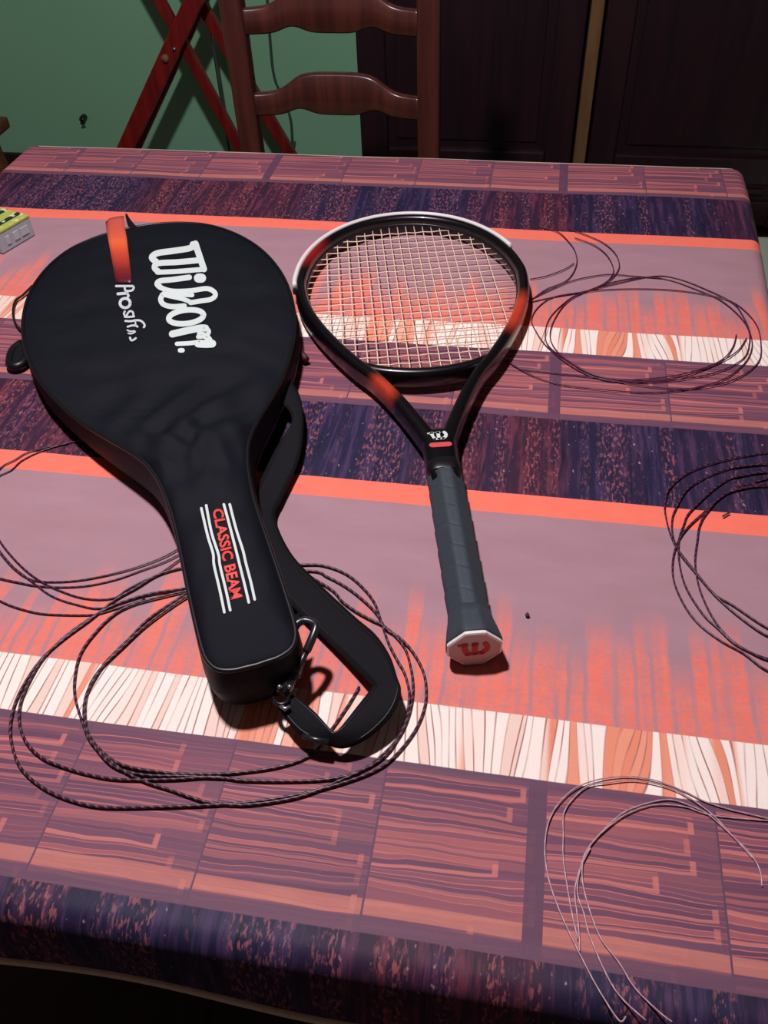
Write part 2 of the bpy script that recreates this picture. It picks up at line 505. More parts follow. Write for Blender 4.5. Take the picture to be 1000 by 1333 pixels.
# strings
def inner_x(y):           # half opening of the head at y
    k = (y - .510) / (.148 if y > .510 else .174)
    return .1195 * math.sqrt(max(0, 1 - k * k))
NM, NC = 18, 22
mx = []
for i in range(NM):
    t = (i - (NM - 1) / 2); mx.append(t * .0104 + math.copysign(max(0, abs(t) - 5.5) ** 1.5 * .0012, t))
cyv = [.352 + (.647 - .352) * (k + .45) / NC for k in range(NC)]
def y_lim(x):
    k = math.sqrt(max(0, 1 - (x / .1205) ** 2)); return .510 - .1715 * k, .510 + .148 * k
for i, x in enumerate(mx):
    lo_, hi_ = y_lim(x)
    pts = [(x, lo_, zc_at(lo_))]
    for k, y in enumerate(cyv):
        if lo_ + .004 < y < hi_ - .004: pts.append((x, y, zc_at(y) + (.0005 if (i + k) % 2 else -.0005)))
    pts.append((x, hi_, zc_at(hi_)))
    tube('main_string', pts, .00068, m_string, rk, 5)
for k, y in enumerate(cyv):
    w_ = inner_x(y)
    if w_ < .02: continue
    pts = [(-w_, y, zc_at(y))]
    for i, x in enumerate(mx):
        if abs(x) < w_ - .004: pts.append((x, y, zc_at(y) + (-.0005 if (i + k) % 2 else .0005)))
    pts.append((w_, y, zc_at(y)))
    tube('cross_string', pts, .00068, m_string, rk, 5)
# string grommets along the crown (dark strip on the inner wall)
gp = [p for p in path if p[1] > .44]
cells('grommet_strip', sweep(gp, lambda p, i: [(-.0064 + s, q) for s, q in sect(.0014, .0036, 10)]), m_black, rk, closed_u=True, caps=True)
# throat block
def oct_r(a, hw, hh, ch):
    c, s = abs(math.cos(a)), abs(math.sin(a))
    return min(hw / max(c, 1e-6), hh / max(s, 1e-6), (hw + hh - ch) / (c + s))
def octsec(hw, hh, ch, n=48):
    return [(oct_r(2 * math.pi * k / n, hw, hh, ch) * math.cos(2 * math.pi * k / n), oct_r(2 * math.pi * k / n, hw, hh, ch) * math.sin(2 * math.pi * k / n)) for k in range(n)]
g = []
for y, hw, hh in ((.172, .0128, .0122), (.186, .0140, .0130), (.200, .0146, .0128), (.215, .0154, .0122), (.228, .0160, .0118), (.236, .0150, .0105), (.241, .0105, .0085)):
    g.append([Vector((s, y, zc_at(y) + q)) for s, q in sect(hw, hh, 24, 3.2)])
cells('throat', g, m_rk, rk, closed_u=True, caps=True)
# grip: wound tape with stepped turns
g = []; NY = 190
for j in range(NY + 1):
    y = .014 + (.187 - .014) * j / NY; row = []
    for k in range(48):
        a = 2 * math.pi * k / 48
        ph = ((y + .007 * math.cos(a) * 1.0) / .0225) % 1.0
        step = .0007 * ph - (.0011 if ph > .93 else 0)
        r = oct_r(a, .0152 - .010 * max(0, y - .03) * .12, .0142 - .01 * max(0, y - .03) * .12, .0105) + step
        if y > .186: r -= (y - .186) * .35
        row.append(Vector((r * math.cos(a), y, zc_at(y) + r * math.sin(a))))
    g.append(row)
cells('grip', g, m_gripm, rk, closed_u=True, caps=True)
g = []
for y, k in ((.030, 1.0), (.022, 1.06), (.012, 1.20), (.004, 1.29), (.0015, 1.29)):
    g.append([Vector((s, y, zc_at(0) - .0005 * 0 + q)) for s, q in octsec(.0156 * k, .0146 * min(k, 1.30), .0100 * k)])
cells('butt_cap', g, m_gripm, rk, closed_u=True, caps=True)
K = 1.26
ring = octsec(.0156 * K, .0146 * K, .0100 * K)
cells('cap_rim', [[Vector((s * f_, y_, zc_at(0) + q * f_)) for s, q in ring] for f_, y_ in ((1.0, .0015), (1.0, -.0008), (.93, -.0014), (.93, .001))], m_rwhite, rk, closed_u=True, smooth=False)
cells('cap_face', [[Vector((s * .94, .001, zc_at(0) + q * .94)) for s, q in ring], [Vector((s * .94, -.0009, zc_at(0) + q * .94)) for s, q in ring]], m_capface, rk, closed_u=True, smooth=False, caps=True)

def stroke_geo(pts, wd, n=5, cap=6):
    """flat 2-D stroke with round ends -> polygon strips (verts 2d, faces)"""
    P = [Vector((p[0], p[1])) for p in crom(pts, n)] if len(pts) > 2 else [Vector(pts[0]).lerp(Vector(pts[1]), i / 6) for i in range(7)]
    v, f = [], []
    W = wd if isinstance(wd, (list, tuple)) else None
    for i, p in enumerate(P):
        t = (P[min(i + 1, len(P) - 1)] - P[max(i - 1, 0)])
        t = t.normalized() if t.length > 1e-9 else Vector((1, 0)); nn = Vector((-t.y, t.x))
        h = (wd if W is None else W[0] + (W[1] - W[0]) * i / (len(P) - 1)) / 2
        v += [p + nn * h, p + nn * h * .33, p - nn * h * .33, p - nn * h]
    for i in range(len(P) - 1):
        for q in range(3): f.append((i * 4 + q, i * 4 + q + 1, i * 4 + q + 5, i * 4 + q + 4))
    for e, sg in ((0, -1), (len(P) - 1, 1)):
        t = (P[min(e + 1, len(P) - 1)] - P[max(e - 1, 0)]).normalized(); nn = Vector((-t.y, t.x))
        h = (wd if W is None else W[0 if e == 0 else 1]) / 2
        b = len(v)
        for k in range(cap + 1):
            a = math.pi * k / cap; v.append(P[e] + nn * h * math.cos(a) + t * sg * h * math.sin(a))
        f.append(tuple(range(b, b + cap + 1)))
    return v, f

def strokes(name, lst, place, mat, parent, flip=None):
    V, Fc = [], []
    for pts, wd in lst:
        v, f = stroke_geo(pts, wd); b = len(V)
        V += [place(p) for p in v]; Fc += [tuple(b + i for i in q) for q in f]
    return mesh(name, V, Fc, mat, parent, smooth=False)

# cap emblem: stylised letter, x to the right, y up (metres on the cap face)
WL = [([(-.0100, .0046), (-.0050, .0050)], .0024), ([(-.0066, .0048), (-.0062, .0000), (-.0046, -.0046)], .0038), ([(-.0046, -.0050), (.0004, -.0046)], .0028), ([(.0000, .0050), (.0002, -.0040)], .0036),
      ([(.0004, -.0046), (.0050, -.0042)], .0028), ([(.0066, .0050), (.0080, .0020), (.0074, -.0014), (.0048, -.0042)], .0036), ([(-.0010, .0050), (.0012, .0050)], .0030)]
cells('grip_collar', [[Vector((s_ * k_, y_, zc_at(y_) + q_ * k_)) for s_, q_ in sect(.0146, .0137, 32, 3.0)] for y_, k_ in ((.180, .98), (.182, 1.05), (.193, 1.05), (.196, .96))], m_black, rk, closed_u=True, caps=True)
strokes('emblem', WL, lambda p: Vector((p.x * 1.12, -.00135, zc_at(0) + p.y * 1.12)), m_red, rk)
WZ = zc_at(.223) + .0121
WT = [([(x_ * .90, y_ * .88) for x_, y_ in p_], w_ * .92) for p_, w_ in WL]
strokes('emblem', WT, lambda p: Vector((p.x * .95 - .001, .2255 + p.y, WZ)), m_wht, rk)
strokes('red_badge', [([(-.0075, .2125), (.0065, .2125)], .0062)], lambda p: Vector((p.x, p.y, zc_at(.2125) + .0127)), m_pink, rk)

# ================================================================== racket bag
def bag_mat():
    m, p = new_mat('black_nylon'); x, y, z = coords()
    n = noise(x * 30, y * 30, z * 30, 4)
    put(p.inputs['Base Color'], mix(n, lin(7, 9, 18), lin(14, 18, 30)))
    p.inputs['Roughness'].default_value = .6; p.inputs['Specular IOR Level'].default_value = .2
    wv = mth('SINE', x * 5200.) * mth('SINE', y * 5200.)
    bump(p, wv * .25 + noise(x * 55, y * 55, z * 55, 4) * 2.0, .45, .0012)
    return m
m_bag = bag_mat()
m_strap = plain('black_webbing', lin(13, 13, 19), .75, .22, var=.25, scale=300, bmp=.5, bs=1500)
m_pipe = plain('black_piping', lin(13, 13, 17), .4, .5, var=.1)
bag = thing('racket_bag', 'padded black tennis racket cover with white script lettering and shoulder strap', 'racket bag', (0, 0, 0))
E_ = Vector((.464, -.886)).normalized(); NN = Vector((-E_.y, E_.x)); C0 = Vector((-.4225, .919))
hwt = [(-.041, 0), (-.0395, .022), (-.036, .038), (-.029, .056), (-.016, .078), (.004, .097), (.031, .114), (.065, .128), (.105, .137), (.15, .1405), (.20, .137), (.25, .127), (.295, .111), (.338, .091), (.375, .071),
       (.405, .054), (.43, .0425), (.46, .0355), (.50, .0320), (.54, .0320), (.58, .0325), (.61, .0325), (.635, .0318), (.6465, .0290), (.6530, .0240), (.6565, .0150), (.6570, .0075), (.6575, 0)]
prof = crom(hwt, 4)
BL = .0034                  # the bag lies on the coiled string
def bag_h(s):           # height of the side wall
    t = min(1, max(0, (s - .30) / .14)); t = t * t * (3 - 2 * t)
    return .036 + .014 * t
def rnd_h(x, y, k):
    return math.sin(x * 71 * k + 3.1 * math.sin(y * 23 * k)) * math.sin(y * 57 * k + 2.3 * math.sin(x * 31 * k + 1))
def bag_top(s, q, w_):
    """height of the top panel; q in -1..1 across"""
    t = min(1, max(0, (s - .30) / .14)); t = t * t * (3 - 2 * t)
    ends = min(1, max(0, (s + .041) / .05)) * min(1, max(0, (.6575 - s) / .03))
    puff = (.009 + .001 * t) * (.55 * (1 - q * q) + .45 * (1 - abs(q) ** 7)) * ends ** .5
    wr = .0010 + .0042 * math.exp(-((s - .37) / .08) ** 2) + .0010 * t
    edge = (1 - q ** 4) * ends
    # a long crease across the head and gathers in the throat
    cr = -.0030 * math.exp(-((s - .155 - .03 * q) / .012) ** 2) * (1 - t) + .0025 * math.exp(-((s - .255 + .04 * q * q) / .02) ** 2)
    gth = math.exp(-((s - .40) / .075) ** 2)
    cr += .0016 * gth * math.sin(q * 10 + 4 * math.sin(s * 38)) + .0011 * math.sin(s * 150 + 5 * q + 2 * math.sin(q * 6)) * (gth + .35 * t)
    return bag_h(s) + puff + (wr * rnd_h(s, q * w_ * 1.0 + .3, 1.0) + cr) * edge
def P2(s, w_): 
    p = C0 + E_ * s + NN * (w_ - .042); return p.x, p.y
NQ = 36
g = []
for s, hw in prof:
    s = float(s); hw = max(float(hw), .0004); row = []
    for j in range(NQ + 1):
        q = -1 + 2 * j / NQ; x, y = P2(s, q * hw); row.append(Vector((x, y, TZ + CT + bag_top(s, q, hw))))
    g.append(row)
top = cells('top_panel', g, m_bag, bag)
me = top.data
if sum(pl.normal.z for pl in me.polygons) < 0: me.flip_normals()
BV = BVHTree.FromPolygons([v.co.copy() for v in me.vertices], [tuple(p.vertices) for p in me.polygons])
def on_bag(x, y, off=.0007):
    hit = BV.ray_cast(Vector((x, y, 2)), Vector((0, 0, -1)))
    return Vector((x, y, hit[0].z + off)) if hit[0] else Vector((x, y, TZ + CT + .034 + off))
outl = [(float(s), float(h), 1) for s, h in prof] + [(float(s), float(h), -1) for s, h in prof[::-1]][1:-1]
g = []
for fr, ins in ((0, .006), (.06, .002), (.25, -.0015), (.5, -.003), (.75, -.0015), (.94, .0003), (1, .0008)):
    row = []
    for s, h, sd in outl:
        e_in = ins
        x, y = P2(s + (ins * .8 if s < -.03 else -ins * .8 if s > .64 else 0), sd * max(h - e_in, .0002))
        row.append(Vector((x, y, TZ + CT + BL + (bag_h(s) - BL + .0002) * fr + (.0008 * rnd_h(s * 3, sd * 2., 1) if .1 < fr < .9 else 0))))
    g.append(row)
cells('side_gusset', g, m_bag, bag, closed_u=True)
cells('bottom_panel', [g[0], [Vector((p.x * .9 + .1 * P2(.3, 0)[0], p.y * .9 + .1 * P2(.3, 0)[1], TZ + CT + BL)) for p in g[0]]], m_bag, bag, closed_u=True)
pip = [Vector((*P2(s, sd * h), TZ + CT + bag_h(s) + .0004)) for s, h, sd in outl]
tube('piping', pip, .0019, m_pipe, bag, 8, True)
pip2 = [Vector((*P2(s + (-.002 if s < 0 else 0), sd * (h + .0018)), TZ + CT + bag_h(s) * .42)) for s, h, sd in outl if sd > 0]
zp = tube('zipper', pip2, .0016, m_black, bag, 6)
zv, zf = [], []
for i in range(0, len(pip2) - 1):
    for k in range(4):
        p = pip2[i].lerp(pip2[i + 1], k / 4); v, f = box_geo(p.x + .0008 * NN.x, p.y + .0008 * NN.y, p.z, .0012, .0012, .0040)
        zf += [tuple(len(zv) + a for a in q) for q in f]; zv += v
zt = mesh('zipper_teeth', zv, zf, plain('zip_metal', lin(60, 62, 70), .35, .5, .6), zp, smooth=False); zt['kind'] = 'stuff'

def px_bag(x, y, z=.042, off=.0007):
    p = G(x, y, z)
    for _ in range(3):
        q = on_bag(p.x, p.y, off); p = G(x, y, q.z - TZ)
    return on_bag(p.x, p.y, off)
PXM = 1 / 1190.          # metres per photo pixel, around the lettering
def crop_strokes(name, lst, ox, oy, sc, mat, parent, off=.0007, wdk=1.0):
    V, Fc = [], []
    for pts, wd in lst:
        P = [(ox + a / sc, oy + b / sc) for a, b in pts]
        W = tuple(q / sc for q in wd) if isinstance(wd, tuple) else wd / sc
        v, f = stroke_geo(P, W); b = len(V)
        V += [px_bag(p.x, p.y, off=off) for p in v]; Fc += [tuple(b + i for i in q) for q in f]
    o = mesh(name, V, Fc, mat, parent, smooth=False); fixn(o)
    if sum(pl.normal.z for pl in o.data.polygons) < 0: o.data.flip_normals()
    return o
def ell(cx_, cy_, rx, ry, rot=0, n=14):
    out = []
    for k in range(n + 1):
        a = 2 * math.pi * k / n; x, y = rx * math.cos(a), ry * math.sin(a); c, s = math.cos(rot), math.sin(rot)
        out.append((cx_ + x * c - y * s, cy_ + x * s + y * c))
    return out
LET = [
 [([(655, 190), (640, 214), (520, 234), (425, 248), (388, 276), (418, 304)], 40), ([(700, 293), (560, 306), (430, 314), (406, 343), (430, 366)], 38), ([(730, 352), (560, 366), (425, 372)], 32), ([(672, 186), (700, 270), (728, 352)], (42, 40))],
 [([(632, 405), (520, 420), (445, 428), (423, 448), (444, 470)], 36), ([(692, 410), (712, 410)], 60)],
 [([(450, 474), (520, 494), (640, 492), (740, 478), (788, 494), (802, 522), (772, 548), (700, 560), (640, 570)], 32), ([(650, 520), (560, 515), (470, 506)], 30)],
 [([(640, 566), (590, 546), (520, 530), (460, 516)], 30), ([(458, 518), (446, 548), (464, 580), (520, 596), (600, 592)], 34)],
 [(ell(612, 662, 114, 44, -.12), 36)],
 [([(522, 774), (600, 756), (700, 736), (738, 736)], 46), ([(735, 732), (760, 756), (740, 786), (690, 792)], 28), ([(552, 838), (630, 834), (690, 826)], 28), ([(690, 836), (740, 838), (782, 836)], 50), ([(702, 774), (742, 790), (764, 814)], 40)],
 [([(572, 880), (588, 880)], 30)]]
for i, L_ in enumerate(LET):
    crop_strokes('letter', L_, 120, 280, 5., m_wht, bag, off=.0008 + .00005 * i)
m_wht2 = plain('grey_print', lin(196, 204, 208), .6, .3, var=.05)
SM = [
 [([(150, 165), (440, 165)], 40), ([(300, 170), (305, 232), (350, 250), (430, 236), (455, 190), (440, 165)], 36)],
 [([(180, 300), (340, 285)], 50), ([(330, 285), (365, 330), (350, 350)], 40)],
 [(ell(305, 460, 88, 82), 50)],
 [([(300, 605), (285, 650), (320, 690), (350, 640), (390, 600), (440, 620), (450, 680)], 34)],
 [([(300, 700), (380, 700), (460, 692)], 34)],
 [([(310, 770), (400, 775), (480, 760), (560, 762), (620, 800), (645, 850), (630, 880)], 36), ([(350, 870), (420, 850), (490, 850), (520, 870)], 34), ([(480, 770), (490, 850)], 26)],
 [([(345, 930), (395, 950), (470, 945)], 26), ([(360, 985), (420, 990), (480, 960)], 26)],
 [([(390, 1060), (410, 1105), (450, 1100), (490, 1070)], 36)]]
for i, L_ in enumerate(SM):
    crop_strokes('small_letter', L_, 140, 360, 13.333, m_wht2, bag, off=.0008 + .00004 * i)
# white double stripes and red wording on the handle cover
for st in ([(95, 170), (160, 450), (215, 630), (225, 750), (285, 1010), (330, 1230)], [(145, 140), (200, 420), (270, 640), (285, 750), (345, 1000), (390, 1210)],
           [(325, 130), (380, 330), (450, 600), (490, 760), (540, 960), (580, 1130)], [(385, 130), (450, 380), (520, 600), (550, 730), (600, 920), (640, 1100)]):
    crop_strokes('stripe', [(st, 27)], 250, 640, 7.84, m_wht, bag, off=.0008)
fc = bpy.data.curves.new('wording', 'FONT'); fc.body = 'CLASSIC BEAM'; fc.size = 1; fc.offset = .030; fc.resolution_u = 3
fo = bpy.data.objects.new('wording_tmp', fc); COL.objects.link(fo)
dg = bpy.context.evaluated_depsgraph_get(); tm = bpy.data.meshes.new_from_object(fo.evaluated_get(dg))
bpy.data.objects.remove(fo); bpy.data.curves.remove(fc)
bm = bmesh.new(); bm.from_mesh(tm); bmesh.ops.triangulate(bm, faces=bm.faces)
xs = [v.co.x for v in bm.verts]; xa, xb = min(xs), max(xs); ys = [v.co.y for v in bm.verts]; ya, yb = min(ys), max(ys)
for v in bm.verts:
    t = (v.co.x - xa) / (xb - xa); hgt = (v.co.y - ya) / (yb - ya)
    # base line on the left, letter tops to the right (crop pixels)
    lx, ly = 205 + t * 190, 185 + t * 920; rx, ry = 312 + t * 205, 165 + t * 905
    cxp, cyp = lx + (rx - lx) * hgt, ly + (ry - ly) * hgt
    v.co = px_bag(250 + cxp / 7.84, 640 + cyp / 7.84, .053, .0008)
bmesh.ops.recalc_face_normals(bm, faces=bm.faces); bm.to_mesh(tm); bm.free(); tm.materials.clear()
tm.materials.append(plain('red_wording', lin(222, 74, 68), .55, .3, var=.05)); tm.name = 'wording'
link(bpy.data.objects.new('wording', tm), bag)
# orange ribbon
def ribbon_mat():
    m, p = new_mat('orange_ribbon'); u, v, _ = coords('UV')
    put(p.inputs['Base Color'], ramp(v, [(0, lin(214, 96, 84)), (.22, lin(214, 92, 76)), (.36, lin(238, 108, 60)), (.55, lin(206, 74, 48)), (.8, lin(132, 36, 38)), (1, lin(78, 20, 28))]))
    p.inputs['Roughness'].default_value = .4
    return m
g = []; uv = []
for i in range(15):
    t = i / 14; row = []
    for j in range(5):
        x = (136 + 15 * t) + (26 - 5 * t) * j / 4; y = 284 + 84 * t
        if t < .22:
            p = G(x, y, .037); b = px_bag(x, 284 + 84 * .23); p.z = b.z - (.23 - t) * .02
        else: p = px_bag(x, y, off=.0010)
        row.append(p); uv.append((j / 4, t))
    g.append(row)
solidify(cells('ribbon', g, ribbon_mat(), bag, uv=uv), .0006, 0)
# hang loop at the crown
hl = [G(165, 281, .037), G(168, 289, .038), G(176, 299, .039), G(190, 303, .040)]
g = []
for i, p in enumerate(crom(hl, 4)):
    p = Vector(p); w_ = .002 + .012 * i / 12
    g.append([p + Vector((-w_ / 2, 0, -.003)), p + Vector((w_ / 2, 0, -.003)), p + Vector((w_ / 2, 0, .003)), p + Vector((-w_ / 2, 0, .003))])
cells('hang_loop', g, m_strap, bag, closed_u=True, caps=True)
# zip pull and cord on the left of the head, side tab on the right
cordp = [G(46, 440, .016), G(38, 436, .010), G(22, 424, .0038), G(17, 408, .0035), G(20, 392, .0035), G(30, 384, .0038), G(42, 372, .006)]
tube('pull_cord', crom([tuple(p) for p in cordp], 6), .0014, m_pipe, bag)
loop = [(28, 448), (34, 452), (35, 462), (31, 472), (22, 477), (14, 475), (14, 466), (18, 456)]
tube('zipper_pull', crom([tuple(G(a, b, .0078)) for a, b in loop], 4, True), .0052, m_pipe, bag, 8, True)
fl = mesh('pull_tag', [tuple(G(a, b, .0078)) for a, b in loop], [tuple(range(8))], m_strap, bag, smooth=False); solidify(fl, .006, 0)
st_ = [(388, 452), (394, 462), (399, 468)]
tube('side_tab', [G(a, b, .008) for a, b in st_], .0035, plain('maroon_tab', lin(70, 16, 30), .6), bag)

# shoulder strap: stations (outer pixel, inner pixel, outer height, inner height)
ST = [((374, 488), (352, 505), .022, .024), ((381, 499), (364, 522), .022, .022), ((391, 519), (377, 536), .020, .020), ((395, 550), (379, 553), .017, .019),
      ((391, 592), (361, 582), .013, .014), ((379, 624), (345, 614), .010, .012), ((367, 650), (332, 644), .009, .012), ((358, 674), (326, 684), .010, .014),
      ((378, 720), (342, 738), .009, .012), ((416, 761), (378, 786), .009, .010), ((461, 803), (419, 827), .010, .010), ((489, 827), (450, 857), .013, .012),
      ((508, 855), (474, 881), .017, .015), ((517, 882), (485, 892), .021, .018), ((522, 902), (484, 897), .022, .020), ((510, 932), (464, 922), .019, .022), ((480, 960), (444, 946), .015, .023), ((450, 973), (434, 953), .013, .023),
      ((426, 969), (430, 950), .014, .023), ((396, 959), (415, 932), .016, .023), ((378, 943), (397, 916), .017, .023), ((365, 924), (381, 905), .018, .022)]
A = crom([tuple(G(*a, z)) for a, b, z, q in ST], 6); B = crom([tuple(G(*b, q)) for a, b, z, q in ST], 6)
g = [[Vector(a).lerp(Vector(b), k / 5) + Vector((0, 0, .0010 * math.sin(math.pi * k / 5))) for k in range(6)] for a, b in zip(A, B)]
strap = solidify(cells('strap', g, m_strap, bag), .0022, 0)
# stitched edge binding lines of the strap (sub-parts)
for kk in (.12, .88):
    tube('edge_stitch', [Vector(a).lerp(Vector(b), kk) + Vector((0, 0, .0016)) for a, b in zip(A, B)], .0005, m_pipe, strap, 5)
m_metal = plain('dull_metal', lin(170, 170, 178), .3, .5, .9, var=.1)
m_hook = plain('hook_plastic', lin(30, 31, 37), .3, .6, var=.1)
box_p = [G(394, 958, .0185), G(411, 963, .0185), G(428, 966, .0180)]
tube('slider_buckle', box_p, .0022, m_hook, bag)
g = []
hook = [(386, 884, .028), (381, 866, .034), (381, 842, .040), (382, 822, .044), (388, 811, .046), (398, 808, .046), (409, 812, .046), (411, 818, .046), (406, 832, .044), (399, 848, .040)]
tube('snap_hook', crom([tuple(G(a, b, z)) for a, b, z in hook], 5), .0031, m_hook, bag, 10)
tube('hook_gate', [G(400, 846, .040), G(390, 866, .034), G(386, 880, .029)], .0024, m_hook, bag, 8)
tube('swivel', [G(380, 878, .029), G(372, 892, .026), G(366, 904, .024)], [.0042, .0062, .0040], m_hook, bag, 12)
tube('swivel_ring', [G(366 + 10 * math.cos(a), 908 + 9 * math.sin(a), .023 + .002 * math.sin(a)) for a in [2 * math.pi * k / 16 for k in range(16)]], .0017, m_black, bag, 8, True)
tube('strap_bar', [G(364, 917, .0245), G(371, 923, .0245), G(378, 920, .0245)], .0016, m_metal, bag, 8)
for a, b in ((364, 894), (377, 894)):
    tube('rivet', [G(a, b, .0300), G(a, b, .0325)], .0017, m_metal, bag, 8)
tab = [G(371, 822, .040), G(378, 816, .043), G(388, 812, .043)]
g = [[Vector(p) + Vector((0, 0, -.004)), Vector(p) + Vector((0, .011, 0)), Vector(p) + Vector((0, 0, .004)), Vector(p) + Vector((0, -.009, 0))] for p in tab]
cells('hook_tab', g, m_strap, bag, closed_u=True, caps=True)

# ================================================================== coils of racket string
def string_mat(name, a, b, pitch=.0052, duty=.35):
    m, p = new_mat(name); u, v, _ = coords('UV')
    f = mth('FRACT', u / pitch + v)
    put(p.inputs['Base Color'], mix(sstep(mth('ABSOLUTE', f - .5), .5 - duty * .6, .5 - duty * .35), a, b))
    p.inputs['Roughness'].default_value = .38
    return m
m_tw = string_mat('twisted_black_string', lin(24, 13, 26), lin(120, 70, 84), .006)
m_tw2 = string_mat('twisted_dark_string', lin(56, 26, 48), lin(100, 60, 82), .006)
m_dark = string_mat('dark_plum_string', lin(76, 28, 56), lin(96, 44, 72), .01)
m_pale = string_mat('pale_grey_string', lin(176, 142, 152), lin(200, 168, 176), .008)
def coil(name, label, paths, r, mat):
    V, Fc, UV = [], [], []
    layer = 0
    for pts in paths:
        P = crom([tuple(G(a, b, 0)) for a, b in pts], 7)
        L = [Vector((p[0], p[1], TZ + CT + r + .0002 + .0004 * (1 + math.sin(i * .11 + layer))*.5)) for i, p in enumerate(P)]
        # keep the string on the table top
        L = [Vector((min(q.x, TX1 - .003), q.y, q.z)) for q in L]
        v, f, uv = tube_geo(L, r, 7, base=len(V)); V += v; Fc += f; UV += uv; layer += 1
    o = fixn(mesh(name, V, Fc, mat, None, True, UV))
    return tag(o, label, 'string', 'loose coils of racket string')
C1 = [[(468, 897), (453, 922), (435, 948), (410, 982), (367, 1000), (302, 1009), (240, 1010), (207, 1007), (174, 1002), (146, 991), (121, 966), (111, 938), (113, 910), (123, 888), (140, 863), (168, 835), (196, 807), (232, 783), (262, 765), (330, 742), (400, 738), (425, 740), (451, 750), (472, 767), (488, 788), (498, 817), (506, 840), (516, 860),
       (527, 880), (533, 905), (531, 930), (522, 956), (503, 985), (470, 1006), (420, 1018), (324, 1019), (280, 1014), (224, 1017), (157, 1017), (118, 1011), (84, 1001), (56, 989), (36, 969), (27, 944), (29, 916), (42, 885), (60, 857), (90, 828), (118, 808), (151, 790), (196, 776), (246, 768), (320, 750), (404, 746), (427, 754), (451, 767), (472, 783), (490, 801), (503, 822),
       (519, 832), (537, 851), (551, 877), (555, 904), (551, 930), (537, 959), (511, 990), (486, 1007), (443, 1023), (389, 1037), (324, 1047), (259, 1051), (196, 1053), (134, 1053), (95, 1045), (62, 1031), (36, 1011), (22, 989), (15, 955), (20, 922), (34, 891), (56, 860), (84, 835), (118, 810), (151, 784), (179, 768), (207, 751), (241, 741), (300, 728), (360, 732), (427, 767), (446, 786), (464, 799), (482, 809), (503, 820),
       (525, 843), (534, 868), (538, 900), (532, 935), (515, 968), (480, 1000), (440, 1020), (389, 1040), (324, 1050), (280, 1048), (258, 1043), (224, 1031), (190, 1020), (162, 1006), (140, 989), (120, 969), (109, 944), (99, 910), (99, 882), (106, 854), (123, 829), (148, 804), (174, 790), (210, 780), (246, 772), (300, 765)],
      [(250, 776), (225, 792), (190, 818), (160, 846), (133, 872), (118, 895), (112, 925), (118, 962), (146, 998), (185, 1011), (240, 1013), (302, 1016)]]
coil('string_coil', 'large coil of black twisted string under the handle of the racket bag', C1, .00098, m_tw)
C2 = [[(262, 700), (237, 715), (213, 728), (182, 740), (146, 750), (104, 758), (68, 760), (42, 757), (21, 744), (0, 720), (-18, 690), (-22, 660), (-12, 634), (0, 622), (16, 614), (31, 601), (60, 588), (110, 576), (180, 580)],
      [(262, 712), (239, 728), (208, 750), (187, 759), (166, 770), (151, 780), (130, 783), (104, 780), (78, 771), (57, 761), (36, 746), (16, 726), (0, 705), (-14, 680), (-16, 650), (0, 614), (21, 601), (42, 590), (90, 580)],
      [(262, 708), (221, 731), (182, 746), (151, 757), (114, 765), (78, 767), (47, 765), (26, 761), (0, 755), (-40, 742)],
      [(250, 768), (190, 778), (135, 794), (99, 789), (68, 778), (42, 759), (16, 738), (-8, 708)],
      [(190, 782), (135, 800), (117, 803), (83, 803), (52, 801), (21, 793), (0, 784), (-40, 764)]]
coil('string_coil', 'loops of thin dark string left of the racket bag handle', C2, .0007, m_tw2)
C3 = [[(949, 670), (940, 675)],
      [(1010, 590), (950, 600), (900, 615), (872, 637), (865, 659), (867, 679), (873, 700), (882, 718), (903, 745), (928, 775), (955, 792), (1000, 821), (1022, 822), (1040, 800), (1046, 740), (1042, 670), (1025, 622), (1000, 608), (950, 612)],
      [(1010, 605), (950, 612), (900, 634), (879, 665), (874, 685), (877, 706), (885, 724), (905, 749), (932, 780), (967, 810), (1000, 831), (1024, 830), (1042, 806), (1048, 745), (1043, 680), (1026, 632), (1000, 618), (950, 625)],
      [(1010, 615), (950, 625), (901, 665), (889, 687), (883, 708), (884, 738), (893, 769), (914, 802), (934, 821), (959, 843), (1000, 860), (1026, 856), (1046, 820), (1051, 750), (1046, 690), (1028, 645), (1000, 632), (950, 642)],
      [(1000, 625), (950, 642), (914, 671), (893, 691), (881, 710), (875, 734), (877, 761), (891, 792), (910, 816), (938, 837), (967, 853), (1000, 876), (1030, 872), (1050, 830), (1054, 755), (1048, 700), (1030, 650), (1000, 636), (950, 640)],
      [(1000, 632), (945, 645), (920, 669), (910, 687), (907, 706), (904, 732), (907, 757), (914, 780), (928, 808), (948, 833), (971, 849), (1000, 862), (1028, 862), (1048, 825), (1052, 752), (1046, 695), (1026, 650), (1000, 634), (960, 634)]]
coil('string_coil', 'coil of dark string crossing the orange stripe beside the racket grip', C3, .00075, m_tw2)
